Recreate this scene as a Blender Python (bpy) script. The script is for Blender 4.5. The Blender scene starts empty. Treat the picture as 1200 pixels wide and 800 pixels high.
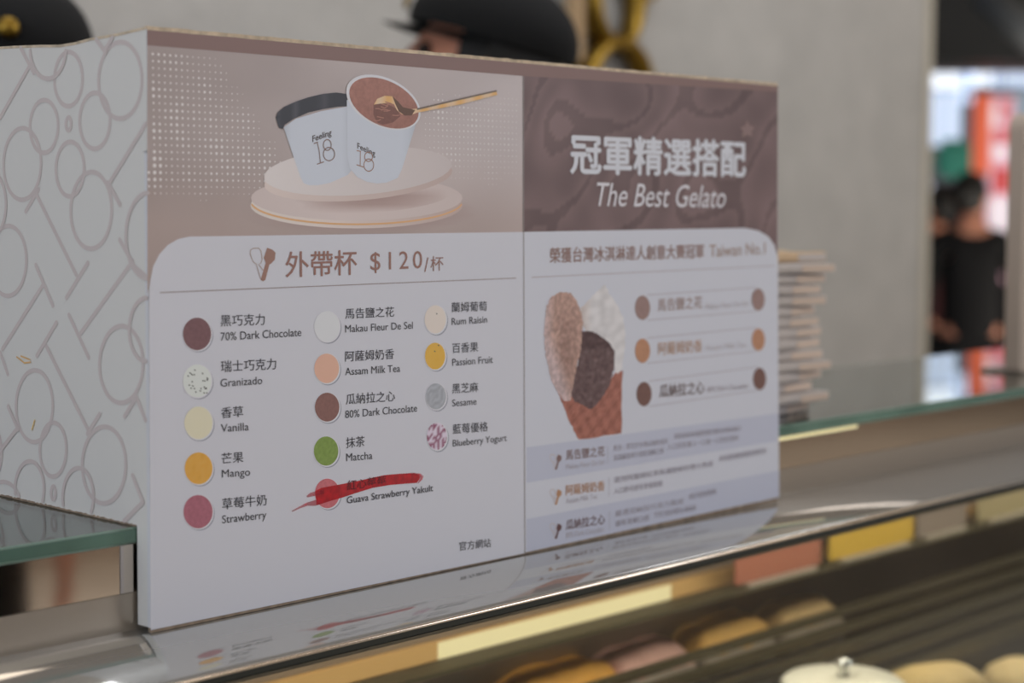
import bpy, bmesh, math, random
from mathutils import Vector, Matrix, noise
from math import sin, cos, pi, radians

SC = bpy.context.scene
COL = SC.collection
random.seed(7)

# ------------------------------------------------------------------ camera
FPX = 2000.0
PITCH = math.atan(155 / FPX)
YAW = radians(43.9235)                    # heading measured from the long side of the sign box
CAM = Vector((-0.5788, -0.8599, 0.2536))  # origin = front left bottom corner of the sign box, z=0 is the counter top
FH = Vector((cos(YAW), sin(YAW), 0)); RT = Vector((sin(YAW), -cos(YAW), 0))
FW = FH * cos(PITCH) - Vector((0, 0, sin(PITCH)))
UP = FH * sin(PITCH) + Vector((0, 0, cos(PITCH)))
cd = bpy.data.cameras.new('camera'); cam = bpy.data.objects.new('camera', cd); COL.objects.link(cam)
cd.sensor_width = 36; cd.lens = FPX / 1200 * 36; cd.clip_start = 0.02; cd.clip_end = 100
R3 = Matrix((RT, UP, -FW)).transposed()
cam.matrix_world = Matrix.Translation(CAM) @ R3.to_4x4()
SC.camera = cam
cd.dof.use_dof = True; cd.dof.focus_distance = 1.13; cd.dof.aperture_fstop = 4.2

def ray(px, py): return (FW * FPX + RT * (px - 600) + UP * (400 - py)) / FPX
def at(px, py, ax, v):
    r = ray(px, py); return CAM + r * ((v - CAM[ax]) / r[ax])
def far(px, py, d): return CAM + ray(px, py) * d

# ------------------------------------------------------------------ world, lights, exposure
w = bpy.data.worlds.new('world'); SC.world = w; w.use_nodes = True
w.node_tree.nodes['Background'].inputs[0].default_value = (0.80, 0.86, 1.0, 1)
w.node_tree.nodes['Background'].inputs[1].default_value = 0.30
SC.view_settings.view_transform = 'Standard'; SC.view_settings.look = 'None'
SC.view_settings.exposure = 0.0; SC.view_settings.gamma = 1.0
SC.view_settings.use_curve_mapping = False
SC.cycles.caustics_reflective = False; SC.cycles.caustics_refractive = False

def area(name, loc, target, sx, sy, power, col):
    l = bpy.data.lights.new(name, 'AREA'); l.shape = 'RECTANGLE'; l.size = sx; l.size_y = sy
    l.energy = power; l.color = col
    o = bpy.data.objects.new(name, l); COL.objects.link(o); o.location = loc
    o.rotation_euler = (Vector(target) - Vector(loc)).to_track_quat('-Z', 'Y').to_euler()
    return o
area('daylight_from_entrance', (3.2, -4.2, 1.2), (0.3, 0, 0.1), 3.0, 2.0, 72, (0.84, 0.90, 1.0))
area('ceiling_light_customer_side', (-0.6, -1.9, 1.9), (-0.2, -0.6, -1), 2.2, 1.2, 26, (1.0, 0.95, 0.88))
area('back_wall_fill', (1.7, 0.45, 1.9), (2.0, 1.5, 0), 4.4, 0.5, 40, (0.94, 0.96, 1.0))  # added fill without a fixture, aimed to brighten the back wall
area('side_board_fill', (-3.0, -0.4, 1.0), (0, 0.15, 0.2), 1.6, 1.4, 36, (0.80, 0.88, 1.0))  # added bluish fill that brightens the side board; no window there
area('far_customer_side_fill', (5.0, -3.4, 1.9), (5.0, -4.6, -1), 10.0, 1.2, 150, (0.97, 0.95, 0.94))  # added fill that brightens the floor and wall mirrored in the fascia
area('mall_ceiling_fill', (7.5, 1.0, -0.4), (7.5, 1.5, 3), 4.0, 3.0, 110, (1.0, 0.93, 0.82))  # unseen upward fill, added to lighten the mall ceiling the counter mirrors
area('case_interior_fill', (0.6, 0.08, -0.045), (0.6, 0.10, -1), 3.2, 0.06, 5, (1.0, 0.90, 0.72))  # extra fill added so the tubs inside the case show

# ------------------------------------------------------------------ materials
MATS = {}
def lin(c):
    return tuple(((v / 255) / 12.92 if v / 255 <= .04045 else ((v / 255 + .055) / 1.055) ** 2.4) for v in c)
def mat(name, col=(128, 128, 128), rough=.5, metal=0., trans=0., ior=1.45, bump=0., bscale=40., var=0., vscale=8.,
        alpha=1., emit=None, estr=1., spec=.5, attr=False, coat=0.):
    if name in MATS: return MATS[name]
    m = bpy.data.materials.new(name); m.use_nodes = True; nt = m.node_tree; N = nt.nodes; L = nt.links
    b = N['Principled BSDF']; c = lin(col) + (1,)
    b.inputs['Base Color'].default_value = c; b.inputs['Roughness'].default_value = rough
    b.inputs['Metallic'].default_value = metal; b.inputs['Transmission Weight'].default_value = trans
    b.inputs['IOR'].default_value = ior; b.inputs['Alpha'].default_value = alpha
    b.inputs['Specular IOR Level'].default_value = spec; b.inputs['Coat Weight'].default_value = coat
    src = None
    if attr:
        a = N.new('ShaderNodeVertexColor'); a.layer_name = 'ink'; src = a.outputs['Color']
    if var:
        tc = N.new('ShaderNodeTexCoord'); nz = N.new('ShaderNodeTexNoise'); nz.inputs['Scale'].default_value = vscale
        nz.inputs['Detail'].default_value = 6
        L.new(tc.outputs['Object'], nz.inputs['Vector'])
        mr = N.new('ShaderNodeMapRange'); mr.inputs['From Min'].default_value = .3; mr.inputs['From Max'].default_value = .7
        mr.inputs['To Min'].default_value = 1 - var; mr.inputs['To Max'].default_value = 1 + var
        L.new(nz.outputs['Fac'], mr.inputs['Value'])
        vm = N.new('ShaderNodeVectorMath'); vm.operation = 'SCALE'
        if src: L.new(src, vm.inputs[0])
        else: vm.inputs[0].default_value = c[:3]
        L.new(mr.outputs['Result'], vm.inputs['Scale']); src = vm.outputs['Vector']
    if src: L.new(src, b.inputs['Base Color'])
    if bump:
        tc = N.new('ShaderNodeTexCoord'); nz = N.new('ShaderNodeTexNoise'); nz.inputs['Scale'].default_value = bscale
        nz.inputs['Detail'].default_value = 5
        L.new(tc.outputs['Object'], nz.inputs['Vector'])
        bp = N.new('ShaderNodeBump'); bp.inputs['Strength'].default_value = bump; bp.inputs['Distance'].default_value = .01
        L.new(nz.outputs['Fac'], bp.inputs['Height']); L.new(bp.outputs['Normal'], b.inputs['Normal'])
    if emit:
        b.inputs['Emission Color'].default_value = lin(emit) + (1,); b.inputs['Emission Strength'].default_value = estr
    MATS[name] = m; return m

M_BOARD = mat('white_board', (228, 228, 232), .42, spec=.35)
M_SIDE = mat('white_board_side', (232, 230, 226), .45, spec=.35)
M_CORE = mat('board_core', (214, 196, 172), .9, var=.25, vscale=160)
M_CORED = mat('board_core_dark', (160, 142, 124), .9, var=.3, vscale=120)
M_INK = mat('printed_ink', attr=True, rough=.42, spec=.35)
M_INKM = mat('printed_photo_mottled', attr=True, rough=.42, spec=.35, var=.09, vscale=420)
M_INKG = mat('printed_gelato_texture', attr=True, rough=.42, spec=.35, var=.26, vscale=260)
M_MARK = mat('red_marker', (196, 10, 26), .4, alpha=.86, var=.25, vscale=260)
M_MARKL = mat('red_marker_thin', (205, 40, 60), .4, alpha=.55, var=.3, vscale=260)
M_STEEL = mat('polished_steel', (206, 206, 203), .06, .72, bump=.003, bscale=8)
M_MIRROR = mat('dark_mirror_steel', (214, 202, 190), .05, 1.)
M_BRUSH = mat('brushed_steel', (178, 168, 156), .28, .55, bump=.006, bscale=90)
M_GLASS = mat('clear_glass', (244, 250, 248), .0, 0, 1., 1.45)
M_SLAB = mat('slab_glass', (196, 214, 206), .01, 0, 1., 1.5)
M_GEDGE = mat('green_glass_edge', (112, 146, 132), .10, 0, .25, 1.5, var=.25, vscale=14)
M_GEDGL = mat('painted_arris_highlight', (150, 178, 164), .15)  # paler tone paints a highlight along the bevelled glass edge
M_UNDER = mat('grey_brown_deck', (112, 104, 94), .5)
M_WALL = mat('textured_plaster', (178, 174, 168), .85, bump=.5, bscale=28, var=.07, vscale=9)
M_GOLD = mat('brass', (150, 120, 52), .36, 1.)
M_BLACKC = mat('black_cloth', (7, 7, 8), .9, bump=.2, bscale=200)
M_NAVYC = mat('black_suit_cloth', (3, 3, 6), .9)
M_SKIN = mat('skin', (206, 142, 116), .55, var=.05, vscale=20)
M_HAIR = mat('black_hair', (9, 7, 6), .5, bump=.4, bscale=150)
M_DARK = mat('black_paint', (20, 22, 24), .6)
M_PAPER = mat('folded_paper', (206, 198, 194), .85, bump=.2, bscale=60, var=.05, vscale=30)
M_KRAFT = mat('tan_paper', (218, 190, 156), .85, bump=.2, bscale=60)

# ------------------------------------------------------------------ object helpers
def tag(o, label=None, cat=None, group=None, kind=None):
    for k, v in (('label', label), ('category', cat), ('group', group), ('kind', kind)):
        if v: o[k] = v
    return o
def empty(name, loc=(0, 0, 0), rz=0.):
    o = bpy.data.objects.new(name, None); COL.objects.link(o); o.location = loc; o.rotation_euler = (0, 0, rz)
    o.empty_display_size = .05; return o
def link(name, me, parent=None, m=None, smooth=False):
    o = bpy.data.objects.new(name, me); COL.objects.link(o)
    if m and not me.materials: me.materials.append(m)
    if smooth:
        for p in me.polygons: p.use_smooth = True
    if parent is not None:
        o.parent = parent
    return o
def from_bm(name, bm, m, parent=None, smooth=False):
    me = bpy.data.meshes.new(name); bmesh.ops.recalc_face_normals(bm, faces=bm.faces) if smooth != 'raw' else None
    bm.to_mesh(me); bm.free(); return link(name, me, parent, m, bool(smooth) and smooth != 'raw')
def bbox(bm, x0, x1, y0, y1, z0, z1, bev=0.):
    r = bmesh.ops.create_cube(bm, size=1.)
    bmesh.ops.scale(bm, vec=(x1 - x0, y1 - y0, z1 - z0), verts=r['verts'])
    bmesh.ops.translate(bm, vec=((x0 + x1) / 2, (y0 + y1) / 2, (z0 + z1) / 2), verts=r['verts'])
    if bev:
        es = list({e for v in r['verts'] for e in v.link_edges})
        bmesh.ops.bevel(bm, geom=es, offset=bev, segments=2, affect='EDGES')
def box(name, x0, x1, y0, y1, z0, z1, m, parent=None, bev=0.):
    bm = bmesh.new(); bbox(bm, x0, x1, y0, y1, z0, z1, bev); return from_bm(name, bm, m, parent)
def extr(name, pts, ax, a, b, m, parent=None, smooth=False):
    """closed outline pts (2D) extruded along axis ax from a to b"""
    def P(u, v, t):
        return {0: (t, u, v), 1: (u, t, v), 2: (u, v, t)}[ax]
    bm = bmesh.new()
    A = [bm.verts.new(P(u, v, a)) for u, v in pts]; B = [bm.verts.new(P(u, v, b)) for u, v in pts]
    bm.faces.new(A); bm.faces.new(B[::-1])
    n = len(pts)
    for i in range(n): bm.faces.new((A[i], B[i], B[(i + 1) % n], A[(i + 1) % n]))
    return from_bm(name, bm, m, parent)
def lathe(name, prof, m, parent=None, seg=24, loc=(0, 0, 0), smooth=True, wob=0.):
    bm = bmesh.new(); rings = []
    for r, z in prof:
        rings.append([bm.verts.new((loc[0] + r * cos(2 * pi * k / seg), loc[1] + r * sin(2 * pi * k / seg), loc[2] + z)) for k in range(seg)])
    for a, b in zip(rings, rings[1:]):
        for k in range(seg): bm.faces.new((a[k], a[(k + 1) % seg], b[(k + 1) % seg], b[k]))
    bm.faces.new(rings[0][::-1]); bm.faces.new(rings[-1])
    if wob:
        for v in bm.verts:
            n_ = noise.noise(Vector(v.co) * 22) * wob; v.co += Vector((n_, n_ * .6, n_))
    return from_bm(name, bm, m, parent, smooth)
def tube(bm, pts, r, seg=8, closed=False):
    pts = [Vector(p) for p in pts]; n = len(pts); rings = []
    for i, p in enumerate(pts):
        a = pts[(i - 1) % n] if (closed or i) else p; b = pts[(i + 1) % n] if (closed or i < n - 1) else p
        t = (b - a).normalized(); u = t.orthogonal().normalized() if not rings else (pu - t * pu.dot(t)).normalized()
        pu = u; v = t.cross(u); rr = r[i] if isinstance(r, (list, tuple)) else r
        rings.append([bm.verts.new(p + u * rr * cos(2 * pi * k / seg) + v * rr * sin(2 * pi * k / seg)) for k in range(seg)])
    m_ = n if closed else n - 1
    for i in range(m_):
        a, b = rings[i], rings[(i + 1) % n]
        for k in range(seg): bm.faces.new((a[k], a[(k + 1) % seg], b[(k + 1) % seg], b[k]))
    if not closed: bm.faces.new(rings[0][::-1]); bm.faces.new(rings[-1])

# ------------------------------------------------------------------ structure: the shop and the mall beyond it
ZF, ZC = -1.15, 1.97
def struct(o): o['kind'] = 'structure'; return o
struct(box('floor', -4, 16, -5, 12, ZF - .1, ZF, mat('floor_tiles', (176, 168, 156), .35, var=.1, vscale=2)))
struct(box('ceiling', -4, 3.6, -5, 1.75, ZC, ZC + .1, mat('shop_ceiling', (176, 166, 152), .9)))
struct(box('wall_back', -2.6, 3.60, 1.60, 1.75, ZF, ZC, M_WALL))
struct(box('wall_customer_side', -4, 16, -5.1, -5, ZF, ZC + .6, mat('customer_side_wall', (168, 154, 140), .8, var=.12, vscale=1.2)))
struct(box('wall_left', -4.1, -4, -5, 3, ZF, ZC, mat('left_wall', (170, 160, 150), .85)))
struct(box('ceiling_mall', 3.6, 16, -5, 12, 2.5, 2.6, mat('mall_ceiling', (176, 166, 150), .8)))
struct(box('wall_mall_side', 3.6, 16, 12, 12.1, ZF, 2.6, mat('mall_side_wall', (96, 92, 92), .8)))
struct(box('trim_opening', 3.60, 3.63, 1.59, 1.76, ZF, ZC, mat('opening_trim', (196, 188, 172), .6)))

# dark soffit above the mall shopfronts: stands square to the camera, about 7.8 m off
def facing_frame(d):
    return Matrix.Translation(CAM + FH * d) @ Matrix((RT, FH, Vector((0, 0, 1)))).transposed().to_4x4()
def plan(px, py, d):
    """local x (right) and z of a pixel on the upright plane d metres ahead"""
    r = ray(px, py); k = d / r.dot(FH); return (r.dot(RT) * k, r.z * k)
def mallbox(name, d, px0, py0, px1, py1, thick, m, parent=None, bev=0.):
    x0, z1 = plan(px0, py0, d); x1, z0 = plan(px1, py1, d)
    o = box(name, x0, x1, 0, thick, z0, z1, m, parent, bev)
    if parent is None: o.matrix_world = facing_frame(d)
    return o
struct(mallbox('trim_soffit', 7.9, 1000, -160, 1330, 72, .4, M_DARK))
struct(mallbox('trim_shopfront_rail', 8.4, 1000, 60, 1330, 84, .1, mat('mauve_rail', (120, 112, 124), .6)))
# bright shop windows behind
wf = mallbox('window_1', 11.0, 1040, 66, 1420, 214, .12, mat('window_frame', (120, 130, 146), .5)); wf['kind'] = 'structure'
M_PANE = mat('daylight_pane', (200, 215, 240), .2, emit=(190, 208, 235), estr=.95)
M_PANEB = mat('daylight_pane_bright', (230, 240, 255), .2, emit=(232, 242, 255), estr=1.25)
def pane(px0, py0, px1, py1, m):
    x0, z1 = plan(px0, py0, 10.98); x1, z0 = plan(px1, py1, 10.98)
    o = box('pane', x0, x1, -.03, 0., z0, z1, m, wf)
pane(1045, 82, 1066, 172, M_PANE); pane(1069, 78, 1124, 104, M_PANEB); pane(1069, 108, 1124, 170, M_PANE)
pane(1127, 78, 1140, 120, M_PANE); pane(1136, 78, 1162, 100, M_PANEB); pane(1166, 78, 1300, 100, M_PANE); pane(1166, 104, 1300, 200, mat('dim_pane', (150, 165, 180), .2, emit=(120, 135, 150), estr=.7))
struct(mallbox('wall_mall', 11.4, 980, 190, 1500, 560, .1, mat('mall_wall_dark', (40, 36, 42), .7)))
# mall duct
bm = bmesh.new(); x0, z0 = plan(1150, -10, 7.2); x1, z1 = plan(1230, 60, 7.2)
tube(bm, [(x0, 0, z0), (x1, 0, z1)], .07, 12); o = from_bm('ventilation_duct', bm, mat('duct_grey', (78, 82, 86), .5), smooth=True)
o.matrix_world = facing_frame(7.2); tag(o, 'grey ventilation duct slanting across the dark ceiling at top right', 'duct')

def mall_thing(name, d, px0, py0, px1, py1, thick, m, label, cat, bev=0.01):
    r = empty(name); r.matrix_world = facing_frame(d); mallbox('sign_board', d, px0, py0, px1, py1, thick, m, r, bev)
    x0, z1 = plan(px0, py0, d); x1, z0 = plan(px1, py1, d)
    for x in (x0 + .03, x1 - .03):
        bm = bmesh.new(); tube(bm, [(x, thick / 2, z1 - .005), (x, thick / 2, 2.5)], .004, 5); from_bm('cord', bm, M_DARK, r)
    tag(r, label, cat); return r
# hanging banners (orange; pink and white with red marks)
def banner(d, px0, py0, px1, py1, base, spots, label):
    x0, z1 = plan(px0, py0, d); x1, z0 = plan(px1, py1, d)
    r = empty('hanging_banner'); r.matrix_world = facing_frame(d)
    box('cloth', x0, x1, 0, .01, z0, z1, base, r)
    bm = bmesh.new(); tube(bm, [(x0 - .02, .005, z1), (x1 + .02, .005, z1)], .012); from_bm('rod', bm, M_DARK, r)
    bm = bmesh.new(); tube(bm, [((x0 + x1) / 2, .005, z1), ((x0 + x1) / 2, .005, 2.4)], .004, 5); from_bm('cord', bm, M_DARK, r)
    for (a, b, c, e, m) in spots:
        xa, za = plan(a, b, d); xb, zb = plan(c, e, d); box('printed_panel', xa, xb, -.004, 0, zb, za, m, r)
    tag(r, label, 'banner')
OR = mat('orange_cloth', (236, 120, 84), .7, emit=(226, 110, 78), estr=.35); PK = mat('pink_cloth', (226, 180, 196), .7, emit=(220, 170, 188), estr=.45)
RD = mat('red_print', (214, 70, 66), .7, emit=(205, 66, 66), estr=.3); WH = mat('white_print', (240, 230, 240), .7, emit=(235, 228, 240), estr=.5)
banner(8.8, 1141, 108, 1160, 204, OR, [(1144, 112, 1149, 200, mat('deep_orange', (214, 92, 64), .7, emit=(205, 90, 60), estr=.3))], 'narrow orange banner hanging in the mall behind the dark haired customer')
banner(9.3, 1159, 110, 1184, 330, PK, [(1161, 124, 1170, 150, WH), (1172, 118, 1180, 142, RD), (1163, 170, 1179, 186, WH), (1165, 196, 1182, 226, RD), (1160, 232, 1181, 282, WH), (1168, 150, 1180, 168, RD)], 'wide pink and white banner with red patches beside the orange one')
# green awning sign, ochre sign, lamp
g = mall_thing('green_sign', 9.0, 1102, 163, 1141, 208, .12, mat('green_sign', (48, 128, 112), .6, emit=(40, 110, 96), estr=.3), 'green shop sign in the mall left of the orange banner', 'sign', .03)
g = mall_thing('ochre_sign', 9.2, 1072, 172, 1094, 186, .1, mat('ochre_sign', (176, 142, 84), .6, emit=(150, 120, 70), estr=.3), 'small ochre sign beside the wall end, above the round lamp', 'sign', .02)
x0, z0 = plan(1079, 224, 8.6)
t = empty('globe_lamp'); t.matrix_world = facing_frame(8.6)
lathe('globe', [(.002, -.06), (.03, -.052), (.052, -.03), (.06, 0), (.052, .03), (.03, .052), (.002, .06)], mat('lamp_globe', (235, 240, 255), .3, emit=(215, 228, 255), estr=1.3), t, 20, (x0, 0, z0))
bm = bmesh.new(); tube(bm, [(x0, 0, z0 + .058), (x0, 0, 2.4)], .004, 5); from_bm('cord', bm, M_DARK, t)
tag(t, 'round white glowing lamp at the edge of the cream wall', 'lamp')
# recessed downlights whose glints show in the polished counter
def downlight(x, y, z, label):
    t = empty('downlight', (x, y, z)); tag(t, label, 'ceiling light', 'mall ceiling downlights')
    lathe('trim_ring', [(.17, 0), (.21, 0), (.21, -.02), (.17, -.012)], mat('lamp_white', (230, 230, 230), .4), t, 24)
    lathe('lens', [(.001, -.010), (.168, -.010), (.168, -.004), (.001, -.004)], mat('lamp_lens', (255, 255, 245), .4, emit=(255, 252, 240), estr=7), t, 24)
downlight(5.31, 2.28, 2.5, 'round ceiling downlight mirrored as the left glint on the counter')
downlight(7.6, 2.1, 2.5, 'round ceiling downlight farther along the mall ceiling')

# ------------------------------------------------------------------ gelato display case with its raised shelf
XL, XR = -1.3, 2.3
K = 3.2; NP = 2.0; YE = -0.0620; Z00 = -.002; ZE = Z00 - K * abs(YE) ** NP
case = empty('gelato_display_case'); tag(case, 'glass and polished steel gelato display case under the printed menu box', 'display case')
prof = [(.0165, Z00)] + [(YE * i / 20, Z00 - K * abs(YE * i / 20) ** NP) for i in range(21)]
prof = prof + [(y, z - .004) for y, z in prof[::-1]]
bm = bmesh.new()
A = [bm.verts.new((XL, y, z)) for y, z in prof]; B = [bm.verts.new((XR, y, z)) for y, z in prof]; n = len(prof)
for i in range(n):
    f = bm.faces.new((A[i], B[i], B[(i + 1) % n], A[(i + 1) % n])); f.smooth = i < 21
bm.faces.new(A); bm.faces.new(B[::-1])
from_bm('curved_counter_top', bm, M_STEEL, case, 'raw')['label'] = 'mirror polished counter top curving down to the front'
# bright front lip and dark gasket
bm = bmesh.new(); tube(bm, [(XL, YE - .0012, ZE - .0010), (XR, YE - .0012, ZE - .0010)], .0014, 10)
from_bm('front_lip', bm, mat('bright_lip', (255, 240, 222), .18, 1., emit=None), case, True)
box('gasket', XL, XR, YE - .001, YE + .004, ZE - .0062, ZE - .0026, mat('dark_green_gasket', (40, 42, 34), .5), case)
# front glass: pale frame strips then the pane
extr('front_glass', [(YE - .002, ZE - .0064), (YE + .004, ZE - .0064), (YE - .046, -.46), (YE - .052, -.46)], 0, XL, XR, M_GLASS, case)
# service shelf: glass slab on a steel plinth
HS = .0614
M_SL = bpy.data.meshes.new('glass_shelf'); bm = bmesh.new(); bbox(bm, XL, XR, .0150, .294, HS - .0100, HS, .0012)
for f in bm.faces: f.material_index = 2 if (f.normal.y < -.2 and f.calc_area() < .012) else (1 if f.normal.y < -.5 else 0)
bm.to_mesh(M_SL); bm.free()
for m in (M_SLAB, M_GEDGE, M_GEDGL): M_SL.materials.append(m)
sl = link('glass_shelf', M_SL, case); sl['label'] = 'thick glass shelf slab with green edge'
box('mirror_fascia', XL, XR, .0162, .020, .0216, HS - .0104, M_MIRROR, case)
box('brushed_fascia', XL, XR, .0165, .0203, -.004, .0212, M_BRUSH, case)
box('shelf_deck', XL, XR, .0205, .290, .030, HS - .0106, M_UNDER, case)
bm = bmesh.new(); bbox(bm, .63, .80, .0152, .0162, HS - .0134, HS - .0108)
from_bm('shelf_light_strip', bm, mat('warm_led', (240, 232, 190), .4, emit=(250, 236, 170), estr=.5), case)
# case interior
M_INT = mat('interior_steel', (150, 136, 120), .25, .4, bump=.04, bscale=30)
M_CREAM = mat('cream_lacquer', (232, 214, 160), .4)
box('upper_rail', XL, XR, .2, .203, -.1025, -.098, M_CORED, case)
box('cream_moulding', XL, XR, .196, .203, -.1098, -.1026, M_CREAM, case, .001)
box('brown_moulding', XL, XR, .198, .203, -.1182, -.110, mat('brown_moulding', (130, 112, 94), .4), case)
box('glow_strip_backing', XL, XR, .194, .203, -.1355, -.1184, mat('tan_lacquer', (196, 158, 104), .4), case, .001)
box('reflection_glow_strip', .42, .74, .1930, .1939, -.1345, -.1195, mat('reflection_glow', (235, 225, 185), .4, emit=(226, 210, 160), estr=.2), case)  # added glow imitating warm streaks reflected in the case glass
box('inner_ceiling', XL, XR, -.03, .60, -.034, -.030, M_INT, case)
extr('steel_back_splash', [(.2, -.1360), (.203, -.1360), (.262, -.236), (.259, -.236)], 0, XL, XR, M_INT, case)
box('back_panel', XL, XR, .60, .61, -.46, -.03, M_INT, case)
box('case_floor', XL, XR, -.118, .61, -.475, -.46, M_BRUSH, case)
box('base_cabinet', XL, XR, -.12, .62, ZF, -.475, mat('cabinet_white', (200, 194, 186), .5), case)
for x in (XL, XR - .01):
    extr('end_glass' if x > 0 else 'end_panel', [(.61, -.46), (-.116, -.46), (YE, ZE - .008), (.61, -.02)], 0, x, x + .01, M_BRUSH, case)
M_OLIVE = mat('olive_dark_steel', (74, 68, 48), .4, .6, var=.2, vscale=3)
for i, (y, z0, z1) in enumerate(((.150, -.188, -.180), (.140, -.204, -.194), (.130, -.222, -.210), (.120, -.240, -.228), (.110, -.262, -.246))):
    box('tub_rail', XL, XR, y, y + .012, z0, z1, M_OLIVE, case, .0015)
box('tub_deck', XL, XR, .118, .175, -.30, -.262, M_DARK, case)
box('rear_tub_deck', XL, XR, .175, .255, -.30, -.290, M_DARK, case)
for k in range(1, 8):
    x = XL + k * .45
    box('deck_divider', x, x + .012, -.05, .118, -.292, -.286, M_BRUSH, case)
box('front_tub_deck', XL, XR, -.05, .118, -.305, -.293, M_BRUSH, case)

# gelato tubs standing in front row with lids, colourful mounds in the back row
def gel(name, col): return mat(name, col, .6, bump=.6, bscale=60, var=.08, vscale=30)
def lidded(px, py, y, colour, label, bright=False):
    p = at(px, py, 1, y)
    t = empty('gelato_tub', (p.x, p.y, -.293)); tag(t, label, 'gelato tub', 'round gelato tubs in the front row')
    h = p.z + .293
    lathe('tub', [(.050, 0), (.056, h - .016), (.058, h - .014)], M_BRUSH, t, 28)
    if bright:
        lathe('lid', [(.060, h - .014), (.061, h - .004), (.056, h), (.020, h + .003), (.002, h + .0035)], mat('bright_lid', (244, 240, 226), .3, .15), t, 32)
        lathe('lid_knob', [(.007, h + .003), (.006, h + .012), (.010, h + .018), (.002, h + .021)], M_STEEL, t, 16)
    else:
        lathe('gelato', [(.057, h - .016), (.052, h - .002), (.036, h + .008), (.014, h + .012), (.002, h + .011)], colour, t, 32, wob=.004)
lidded(985, 795, .052, None, 'round gelato tub with a shiny steel lid at bottom centre of the case', True)
lidded(1098, 793, .055, gel('tan_gelato', (206, 178, 122)), 'round gelato tub heaped with tan gelato beside the shiny lid')
lidded(1206, 786, .060, gel('pale_gelato', (226, 200, 150)), 'round gelato tub of pale gelato at the bottom right corner')
lidded(880, 838, .050, gel('dark_tan_gelato', (150, 118, 80)), 'round gelato tub of brown gelato left of the shiny lid')
def mound(px, py, wpx, col, label):
    p = at(px, py, 1, .215); x0 = at(px - wpx / 2, py, 1, .215).x; x1 = at(px + wpx / 2, py, 1, .215).x
    t = empty('gelato_pan', (p.x, .215, -.290)); tag(t, label, 'gelato pan', 'rectangular gelato pans behind the rail')
    h = p.z + .290; wd = (x1 - x0) / 2
    hp = .098
    bm = bmesh.new(); bbox(bm, -wd, wd, -.034, .034, 0, hp * .9, .004); from_bm('pan', bm, M_BRUSH, t)
    bm = bmesh.new(); r = bmesh.ops.create_grid(bm, x_segments=16, y_segments=8, size=1)
    for v in bm.verts:
        x, y = v.co.x, v.co.y
        e = max(0, (1 - x ** 4)) * max(0, (1 - y ** 4))
        v.co = Vector((x * wd * .97, y * .032, hp * .9 + (h - hp * .9) * e ** .5 + .006 * noise.noise(Vector((x * 3 + px, y * 2, 0)))))
    from_bm('gelato', bm, col, t, True)
mound(640, 778, 130, gel('orange_gelato', (226, 164, 66)), 'pan of orange gelato behind the dark rail, left of the pink one')
mound(742, 752, 90, gel('pink_gelato', (206, 160, 150)), 'pan of pink gelato behind the dark rail')
mound(838, 722, 84, gel('golden_gelato', (206, 160, 84)), 'pan of golden brown gelato right of the pink one')
mound(925, 702, 70, gel('beige_gelato', (190, 158, 108)), 'pan of beige gelato fourth from the left behind the rail')
mound(520, 812, 110, gel('grey_gelato', (90, 90, 88)), 'pan of dark grey gelato at the bottom left of the case')
# cards standing in for blurred reflections and loose shapes in the case
def card(px0, py0, px1, py1, y, m, label, name='colour_patch_card', tilt=0):
    P = [at(px0, py0, 1, y), at(px1, py0, 1, y), at(px1, py1, 1, y), at(px0, py1, 1, y)]
    x0 = P[0].x; x1 = P[2].x; z1 = (P[0].z + P[1].z) / 2; z0 = P[2].z
    z0, z1 = min(z0, z1), max(z0, z1)
    t = empty(name, ((x0 + x1) / 2, y, z0)); tag(t, label, 'card')
    w_ = (x1 - x0) / 2; h = z1 - z0
    box('card_face', -w_, w_, -.001, .001, 0, h, m, t, .0004)
    bm = bmesh.new(); tube(bm, [(-w_ * .5, .004, 0), (-w_ * .5, .010, h * .5), (w_ * .5, .010, h * .5), (w_ * .5, .004, 0)], .0012, 6); from_bm('wire_holder', bm, M_STEEL, t)
    box('holder_foot', -w_ * .6, w_ * .6, -.004, .014, -.003, 0, M_BRUSH, t)
box('card_rail', XL, XR, .150, .175, -.1330, -.1290, M_OLIVE, case)
def card2(pxl, pxr, h, m, label, tiltz=0):  # added coloured card in place of a blurred patch or reflection
    y = .160; z0 = -.126
    xl = at(pxl, 680, 1, y).x; xr = at(pxr, 640, 1, y).x
    t = empty('colour_patch_card', ((xl + xr) / 2, y, z0)); t.rotation_euler = (0, 0, tiltz); tag(t, label, 'card')
    w_ = (xr - xl) / 2
    box('card_face', -w_, w_, -.001, .001, 0, h, m, t, .0004)
    box('card_foot', -w_ * .8, w_ * .8, -.008, .012, -.003, 0, M_BRUSH, t)
card2(858, 958, .034, mat('orange_card', (140, 84, 66), .5), 'orange red card standing for a blurred reflection, on the rail under the counter edge')
card2(968, 1066, .040, mat('yellow_card', (170, 138, 44), .5), 'bright yellow card standing for a blurred reflection, right of the orange one')
card2(1070, 1128, .036, mat('grey_card', (112, 100, 92), .5), 'grey stand-in card right of the yellow one')
card2(1140, 1240, .030, mat('sand_card', (136, 124, 94), .5), 'sand coloured stand-in card at the right edge inside the case')

# ------------------------------------------------------------------ printed menu box
X0, X1, HB, DB = .0040, .6470, .3600, .2600
bx = empty('menu_display_box'); tag(bx, 'white cardboard box printed with a gelato menu, standing on the counter', 'menu box')
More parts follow.
